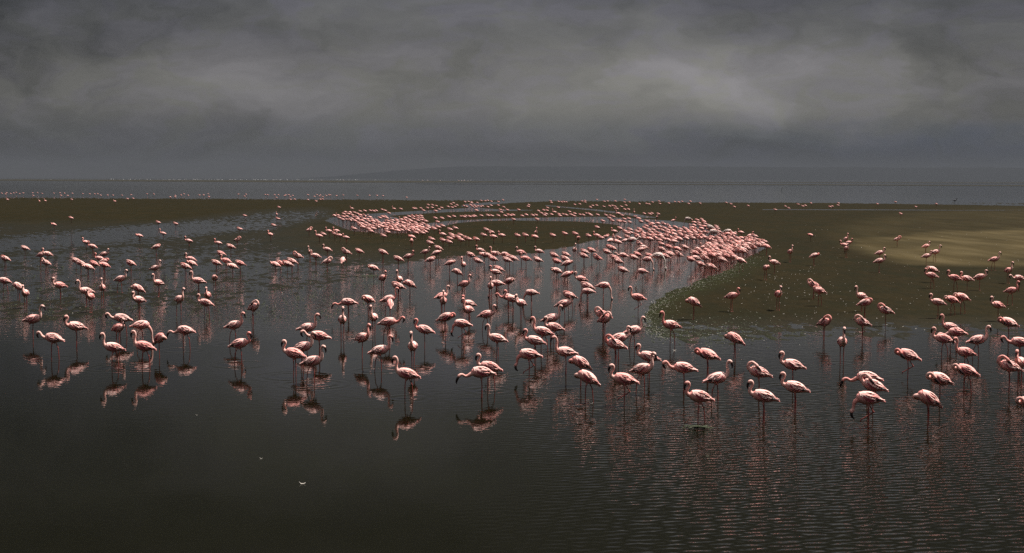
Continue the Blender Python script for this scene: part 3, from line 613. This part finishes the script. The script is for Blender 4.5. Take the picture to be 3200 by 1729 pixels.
for f in near:
    f['zn'] = zone(f); grp.setdefault((f['zn'], f['pose'], f['st'], f['fc'], bool(f['mud'])), []).append(f)
for key, L in grp.items():
    L.sort(key=lambda f: f['px'])
    for i, f in enumerate(L):
        (row, w), pose, st, fc, mud = key
        t = LOOK[pose] + (' ' + STN[st] if STN[st] else '') + ' flamingo ' + FACE[fc] + ', ' + row + ' ' + w + (' on mud' if mud else ' in water')
        if len(L) > 1: t += ', ' + (NUM[i] + ' of %d' % len(L) if i == 0 else NUM[i] + ' from left')
        f['label'] = t
print('GROUPS', sorted((len(L) for L in grp.values()), reverse=True)[:8], 'maxwords', max(len(f['label'].split()) for f in near))

GROUP = "pink flamingos standing in the shallow lagoon"
def build_bird(f, kind='pink', name="flamingo", scale=1.0):
    mir = -1 if fc_right(f['fc']) and f['pose'] in 'PQZN' else 1
    me, bl, ws = proto(f['pose'], f['st'], mir, kind=kind)
    root = bpy.data.objects.new(name, None); root.empty_display_size = .2; C.objects.link(root)
    root.location = (f['x'], f['y'], f['gz'] if f['mud'] else -.03)
    root.rotation_euler = (0, 0, f['h']); root.scale = (f['s'] * scale,) * 3
    for nm, md in (("body", me), ("bill", bl), ("wing", ws[0]), ("wing", ws[1])):
        o = bpy.data.objects.new(nm, md); C.objects.link(o); o.parent = root
    return root
def fc_right(c): return c in 'Rrb'
for f in near:
    tag(build_bird(f), f['label'], "flamingo", GROUP)

# ---------------------------------------------------------------- the rest of the flock, too many and too small to part
def low_bird(pose, st, mir):
    neck, bill, fn = pose_parts(pose, mir, 2); v, fcs, mi = [], [], []
    def add(fun, m_):
        n0 = len(fcs); fun(); mi.extend([m_] * (len(fcs) - n0))
    add(lambda: torso(v, fcs, 8, fn, [TORSO[i] for i in (0, 1, 2, 4, 6, 8, 9)]), 0)
    n0 = len(fcs)
    wt = [(x, z + .006, h * 1.06, w * 1.06) for x, z, h, w in [TORSO[i] for i in (2, 4, 6, 8)]] + [(-.32, .50, .006, .01)]
    add(lambda: torso(v, fcs, 8, fn, wt), 4)
    for k in range(n0, len(fcs)):      # underside of the closed wings stays dark
        if sum(v[i][2] for i in fcs[k]) / len(fcs[k]) < .545 and sum(v[i][0] for i in fcs[k]) / len(fcs[k]) < -.1: mi[k] = 5
    add(lambda: tube(v, fcs, neck, 6), 1); add(lambda: tube(v, fcs, bill, 5), 3)
    for L in LEGS[st]: add(lambda: tube(v, fcs, [L[0], L[2], L[3], L[4], L[-3]] if len(L) > 6 else L[:4], 4), 2)
    return np.array(v), fcs, mi
lows = {}; AV, AF, AM = [], [], []; off = 0
for f in rest:
    k = (f['pose'], f['st'], -1 if fc_right(f['fc']) else 1)
    if k not in lows: lows[k] = low_bird(*k)
    v, fcs, mi = lows[k]; c_, s_ = math.cos(f['h']), math.sin(f['h']); s = f['s']
    tz = rnd.uniform(.96, 1.04)
    w = np.stack([(v[:, 0] * c_ - v[:, 1] * s_) * s + f['x'], (v[:, 0] * s_ + v[:, 1] * c_) * s + f['y'], v[:, 2] * s * tz + (f['gz'] if f['mud'] else -.03)], -1)
    AV.append(w); AF.extend([tuple(i + off for i in q) for q in fcs]); AM.extend(mi); off += len(v)
me = bpy.data.meshes.new("flamingo_flock"); me.from_pydata(np.concatenate(AV).tolist(), [], AF); me.polygons.foreach_set('material_index', AM); me.update()
tag(link("flamingo_flock", me, [M_BODY, M_NECK, M_LEG, M_BILL, M_WING, M_BLACK]), "distant crowd of small pink flamingos packed along the far channels", "flamingo flock", kind='stuff')

# ---------------------------------------------------------------- larger white flamingos among the pink ones
for (tx, ty, pose, st, fc, lab) in [
    (1195, 672, 'K', 's', 'R', "large white flamingo with curved white neck, facing right left of the packed raft"),
    (1775, 462, 'F', 's', 'L', "white flamingo feeding head-down on the dark bank above the packed raft"),
    (1460, 832, 'F', 'w', 'R', "large whitish flamingo striding with its head down below the packed raft"),
    (2165, 588, 'H', 's', 'R', "large pale flamingo stooping at the upper right edge of the raft"),
    (2030, 590, 'F', 's', 'L', "whitish flamingo bent down in the upper arm of the packed raft"),
    (2005, 548, 'Z', 's', 'L', "white dozing flamingo at the top of the packed raft's upper arm")]:
    s = 1.34; hd = R(ANG[fc] + rnd.uniform(-8, 8)); x, y = place(1600 + tx / 3.22, 540 + ty / 3.22, s, hd)
    f = dict(x=x, y=y, s=s, h=hd, pose=pose, st=st, fc=fc, gz=0, mud=False)
    tag(build_bird(f, 'white', "white_flamingo"), lab, "white flamingo", "larger white flamingos among the pink flock")

# grey heron standing on the far right flat
f = dict(x=0, y=0, s=1.15, h=R(0), pose='U', st='w', fc='R', gz=0, mud=True)
p = at(2984, 628.5, .6); f['x'], f['y'] = float(p[0]), float(p[1]); me0 = proto('V', 'w', 1)
root = bpy.data.objects.new("heron", None); C.objects.link(root); root.location = (f['x'], f['y'], 0); root.scale = (1.25,) * 3
for nm, md in (("body", me0[0]), ("bill", me0[1]), ("wing", me0[2][0]), ("wing", me0[2][1])):
    md = md.copy(); md.materials.clear(); [md.materials.append(M_GREY if nm != "bill" else M_BILL) for _ in range(4)]
    o = bpy.data.objects.new(nm, md); C.objects.link(o); o.parent = root
tag(root, "dark slender wader alone on the far flat at the right", "heron")

# tiny white birds resting on the horizon bar
def small_bird(name, px, py, z, s, mat, label, group=None, spread=False):
    v, fcs = [], []
    st = [(x * .8, z_ - .42, h * .75, w * .8) for x, z_, h, w in TORSO]
    torso(v, fcs, 8, lambda p: Vector(p), st)
    tube(v, fcs, [(.12, 0, .19, .035), (.17, 0, .25, .028), (.20, 0, .29, .034), (.235, 0, .285, .02), (.30, 0, .275, .005)], 6)
    if spread:
        for si in (-1, 1): tube(v, fcs, [(.02, .02 * si, .16, .05), (.0, .25 * si, .26, .045), (-.06, .52 * si, .20, .01)], 6, .25)
    me = bpy.data.meshes.new(name); me.from_pydata(v, [], fcs); me.update()
    o = link(name, me, [mat]); p = at(px, py, z); o.location = p; o.scale = (s,) * 3; o.rotation_euler = (0, 0, rnd.uniform(2.6, 3.6)); tag(o, label, "white bird" if mat is not M_GREY else "flying bird", group)
WS = [(1074, 564.5), (1321, 566), (1337, 566), (1375, 566.2), (1433, 566), (1443, 566), (1451, 565.6), (1462, 566.2)]
WL = ["leftmost white bird, alone on the dark bar under the horizon", "first of two white birds below the flying bird on the horizon bar", "second of two white birds below the flying bird on the horizon bar", "lone white bird midway between the horizon pair and the horizon four",
      "first of the four white birds together on the horizon bar", "second of the four white birds together on the horizon bar", "third and tallest of the four white birds on the horizon bar", "last of the four white birds together on the horizon bar"]
for (a, b_), l_ in zip(WS, WL): small_bird("white_bird", a, b_, .1, 5.0, M_WHITE, l_, "white birds resting along the horizon")
small_bird("flying_bird", 1317, 552, 12.0, 2.4, M_GREY, "dark bird flying just above the horizon, left of centre", spread=True)

# ---------------------------------------------------------------- low hulls far out on the right
def boat(name, px, py, L, H, label, cabin):
    mt = plain(name + "_paint", (.05, .055, .04), .7)
    root = bpy.data.objects.new(name, None); C.objects.link(root); p = at(px, py, .0); root.location = p
    st = [(-1, 0, .7), (-.9, .75, 1), (-.4, 1, 1), (.3, 1, 1), (.8, .6, 1.1), (1, .03, 1.35)]; v, fcs = [], []
    for x, w, h in st:
        v += [(x * L / 2, -w * L * .1, h * H * .6), (x * L / 2, -w * L * .06, 0), (x * L / 2, w * L * .06, 0), (x * L / 2, w * L * .1, h * H * .6)]
    for i in range(len(st) - 1):
        for k in range(4): fcs.append((i * 4 + k, i * 4 + (k + 1) % 4, i * 4 + 4 + (k + 1) % 4, i * 4 + 4 + k))
    fcs += [(0, 1, 2, 3), tuple(len(v) - 4 + k for k in range(4))[::-1]]
    me = bpy.data.meshes.new("hull"); me.from_pydata(v, [], fcs); me.update(); link("hull", me, [mt], root, False)
    for cx_, cl_, ch in cabin:
        v = [(cx_ * L + sx * cl_ * L / 2, sy * L * .05, H * .6 + sz * ch * H) for sz in (0, 1) for sy in (-1, 1) for sx in (-1, 1)]
        me = bpy.data.meshes.new("cabin"); me.from_pydata(v, [], [(0, 1, 3, 2), (4, 6, 7, 5), (0, 4, 5, 1), (2, 3, 7, 6), (0, 2, 6, 4), (1, 5, 7, 3)]); me.update(); link("cabin", me, [mt], root, False)
    tag(root, label, "boat")
boat("boat", 2773, 562.6, 18, 2.6, "long low dark boat lying on the far water at right", [(-.1, .5, .45)])
boat("boat", 2704, 562.6, 7.5, 2.2, "short boat with two raised ends, left of the long low one", [(-.25, .3, 1.3), (.22, .3, 1.5)])

# leaning stake out in the open water
v, fcs = [], []; tube(v, fcs, [(0, 0, -.5, .09), (.3, 0, .7, .10), (.75, 0, 2.0, .07)], 6)
me = bpy.data.meshes.new("stake"); me.from_pydata(v, [], fcs); me.update(); o = link("stake", me, [plain("old_wood", (.02, .02, .015), .9)]); p = at(2441, 597, 0); o.location = p; o.scale = (.8,) * 3
tag(o, "dark leaning stake standing in the open water at right", "stake")

# sun glitter along the horizon bar, modelled as a broken line of white flecks
v, fcs = [], []
for k in range(150):
    a = rnd.uniform(330, 1120) if k < 120 else rnd.uniform(60, 1500); y_ = 560.0 + (a / 3200) * 7.2 + rnd.uniform(-.5, .5); p = at(a, y_); w = rnd.uniform(.3, 1.5); h = rnd.uniform(.12, .4); n = len(v)
    v += [(p[0] - w, p[1], .1), (p[0] + w, p[1], .1), (p[0] + w * .6, p[1] + 1.5, .1), (p[0] - w * .6, p[1] + 1.5, .1), (p[0] + rnd.uniform(-.3, .3), p[1] + .6, .1 + h)]
    fcs += [(n, n + 1, n + 4), (n + 1, n + 2, n + 4), (n + 2, n + 3, n + 4), (n + 3, n, n + 4)]
me = bpy.data.meshes.new("glitter"); me.from_pydata(v, [], fcs); me.update()
tag(link("glitter", me, [plain("glitter_white", (.78, .78, .76), .6)], smooth=False), "broken line of white flecks shaped as sun glitter along the left horizon", "glitter", kind='stuff')

# ---------------------------------------------------------------- floating feathers, weed and flecks
def fleck_sheet(name, pts, mat, label, cat):
    v, fcs = [], []
    for (x, y, z, L, w, a, cu) in pts:
        b0 = len(v); c_, s_ = math.cos(a), math.sin(a)
        for t, ww, hz_ in ((-1, .15, cu), (-.4, 1, 0), (.4, .9, 0), (1, .1, cu * .6)):
            for sgn in (-1, 1): v.append((x + c_ * t * L - s_ * sgn * ww * w, y + s_ * t * L + c_ * sgn * ww * w, z + hz_))
            v.append((x + c_ * t * L, y + s_ * t * L, z + hz_ + w * .5 * ww))
        for i in range(3):
            q = b0 + i * 3; fcs += [(q, q + 2, q + 5, q + 3), (q + 2, q + 1, q + 4, q + 5), (q, q + 3, q + 4, q + 1)]
    me = bpy.data.meshes.new(name); me.from_pydata(v, [], fcs); me.update(); return link(name, me, [mat])
M_FL = plain("white_feather", (.62, .58, .52), .7); M_WEED = plain("green_weed", (.035, .05, .016), .7, .5)
pts, wp = [], []
def scatter(n, fpx, cond, lst, L0, L1):
    k = 0; t = 0
    while k < n and t < n * 40:
        t += 1; a, b_ = fpx()
        p = at(a, b_); 
        if p[1] > 400 or p[1] < 10: continue
        k += 1; s = (p[1] / 60) ** .35; L = rnd.uniform(L0, L1) * s
        lst.append((p[0], p[1], .0, L, L * rnd.uniform(.3, .6), rnd.uniform(0, 6.3), L * rnd.uniform(0, .9)))
shore = [(2340, 805), (2280, 840), (2220, 868), (2160, 893), (2085, 922), (2045, 950), (2022, 980), (2010, 1010), (2032, 1040), (2080, 1058)]
def near_shore():
    i = rnd.randrange(len(shore) - 1); t = rnd.random(); a, b_ = shore[i], shore[i + 1]
    return a[0] + (b_[0] - a[0]) * t + abs(rnd.gauss(0, 34)) - 8, a[1] + (b_[1] - a[1]) * t + rnd.gauss(0, 7)
scatter(800, near_shore, None, pts, .007, .024)
scatter(330, lambda: (rnd.uniform(2040, 3200), 700 + 350 * rnd.random()), None, pts, .008, .034)
scatter(160, lambda: (rnd.gauss(2480, 160), rnd.gauss(900, 60)), None, pts, .010, .034)
scatter(120, lambda: (rnd.gauss(2250, 120), rnd.gauss(1045, 22)), None, pts, .008, .026)
scatter(260, lambda: (rnd.uniform(0, 2000), rnd.uniform(700, 990)), None, pts, .007, .024)
scatter(900, near_shore, None, wp, .015, .05)
scatter(900, lambda: (rnd.gauss(2230, 150), rnd.gauss(1035, 22)), None, wp, .012, .05)
scatter(1500, lambda: (rnd.uniform(-50, 1250), 780 + 230 * rnd.random() ** .8), None, wp, .015, .06)
def lift(lst):
    X = np.array([q[0] for q in lst]); Y = np.array([q[1] for q in lst]); a, b_ = to_px(X, Y); h, _, _, _ = classify(a, b_, X, Y)
    return [(q[0], q[1], max(float(z), 0.0) * .014 + .003, *q[3:]) for q, z in zip(lst, np.clip(h, -2, 1.4))]
tag(fleck_sheet("fallen_feathers", lift(pts), M_FL, '', ''), "tiny white feather flecks strewn over mud and shallows", "feathers", kind='stuff')
wp = [(q[0], q[1], q[2], q[3], q[4], q[5], q[6] * .2) for q in wp]
tag(fleck_sheet("floating_weed", lift(wp), M_WEED, '', ''), "small bits of floating green weed along the shallows", "weed", kind='stuff')
FE = [(945, 1513, .05, "largest white feather, afloat in the dark water at lower left of centre"), (816, 1434, .025, "small white feather left of the largest floating one"), (614, 1298, .018, "tiny white feather in the left foreground water"),
      (1847, 1262, .05, "curled white feather by the feet of the hunched flamingo right of centre"), (2108, 1096, .055, "white feather on the smooth water below the weedy shore"), (3120, 1563, .022, "tiny white feather in the rippled lower right corner"),
      (2482, 1332, .018, "tiny white feather below the front flamingos at right")]
for a, b_, L, l_ in FE:
    p = at(a, b_); o = fleck_sheet("feather", [(0, 0, 0, L, L * .32, 0, L * .7)], M_FL, '', ''); o.location = (p[0], p[1], .004); o.rotation_euler = (0, 0, rnd.uniform(-.6, .6))
    tag(o, l_, "feather", "single white feathers floating on the water")
for a, b_, n, rx, l_ in [(2183, 1340, 60, .10, "dark green weed clump floating below the leg-lifting flamingo"), (1158, 864, 90, .30, "dark weed heap at the feet of a preening flamingo left of centre")]:
    p = at(a, b_); L = [(rnd.gauss(0, rx), rnd.gauss(0, rx * .5), rnd.uniform(0, .05), rnd.uniform(.03, .08), .018, rnd.uniform(-.5, .5), .03) for _ in range(n)]
    o = fleck_sheet("weed_clump", L, M_WEED, '', ''); o.location = (p[0], p[1], .004); tag(o, l_, "weed clump")

# ---------------------------------------------------------------- water with the rings the foreground birds make
rings = []
for f in near:
    if f['y'] < 44 and not f['mud'] and (f['st'] in 'wx' or rnd.random() < .35):
        rings.append((f['x'] + rnd.uniform(-.1, .1), f['y'] + rnd.uniform(-.1, .1), rnd.uniform(.25, .7), rnd.uniform(.2, .4), rnd.uniform(.0012, .0028), rnd.uniform(.26, .36), rnd.uniform(0, 6)))
tag(link("water", water_mesh(rings), [mw]), kind='structure', label="dark still lagoon water, rippled at lower right")

# ---------------------------------------------------------------- haze over the whole lagoon
HX, HY0, HY1, HZ0, HZ1 = 9000, -3500, 13000, -1.2, 135
v = [(sx * HX, y, z) for z in (HZ0, HZ1) for y in (HY0, HY1) for sx in (-1, 1)]
me = bpy.data.meshes.new("haze"); me.from_pydata(v, [], [(0, 1, 3, 2), (4, 6, 7, 5), (0, 4, 5, 1), (2, 3, 7, 6), (0, 2, 6, 4), (1, 5, 7, 3)]); me.update(); me.flip_normals()
mt = bpy.data.materials.new("haze_air"); mt.use_nodes = True; nt = NT(mt.node_tree); nt.n.clear()
out = nt.node('ShaderNodeOutputMaterial'); pv = nt.node('ShaderNodeVolumePrincipled'); nt.l.new(pv.outputs[0], out.inputs['Volume'])
pv.inputs['Color'].default_value = (.148, .165, .192, 1); pv.inputs['Density'].default_value = 1.45e-4; pv.inputs['Anisotropy'].default_value = 0.0
tag(link("haze", me, [mt], smooth=False), kind='stuff', label="thin grey-blue haze over the lagoon")
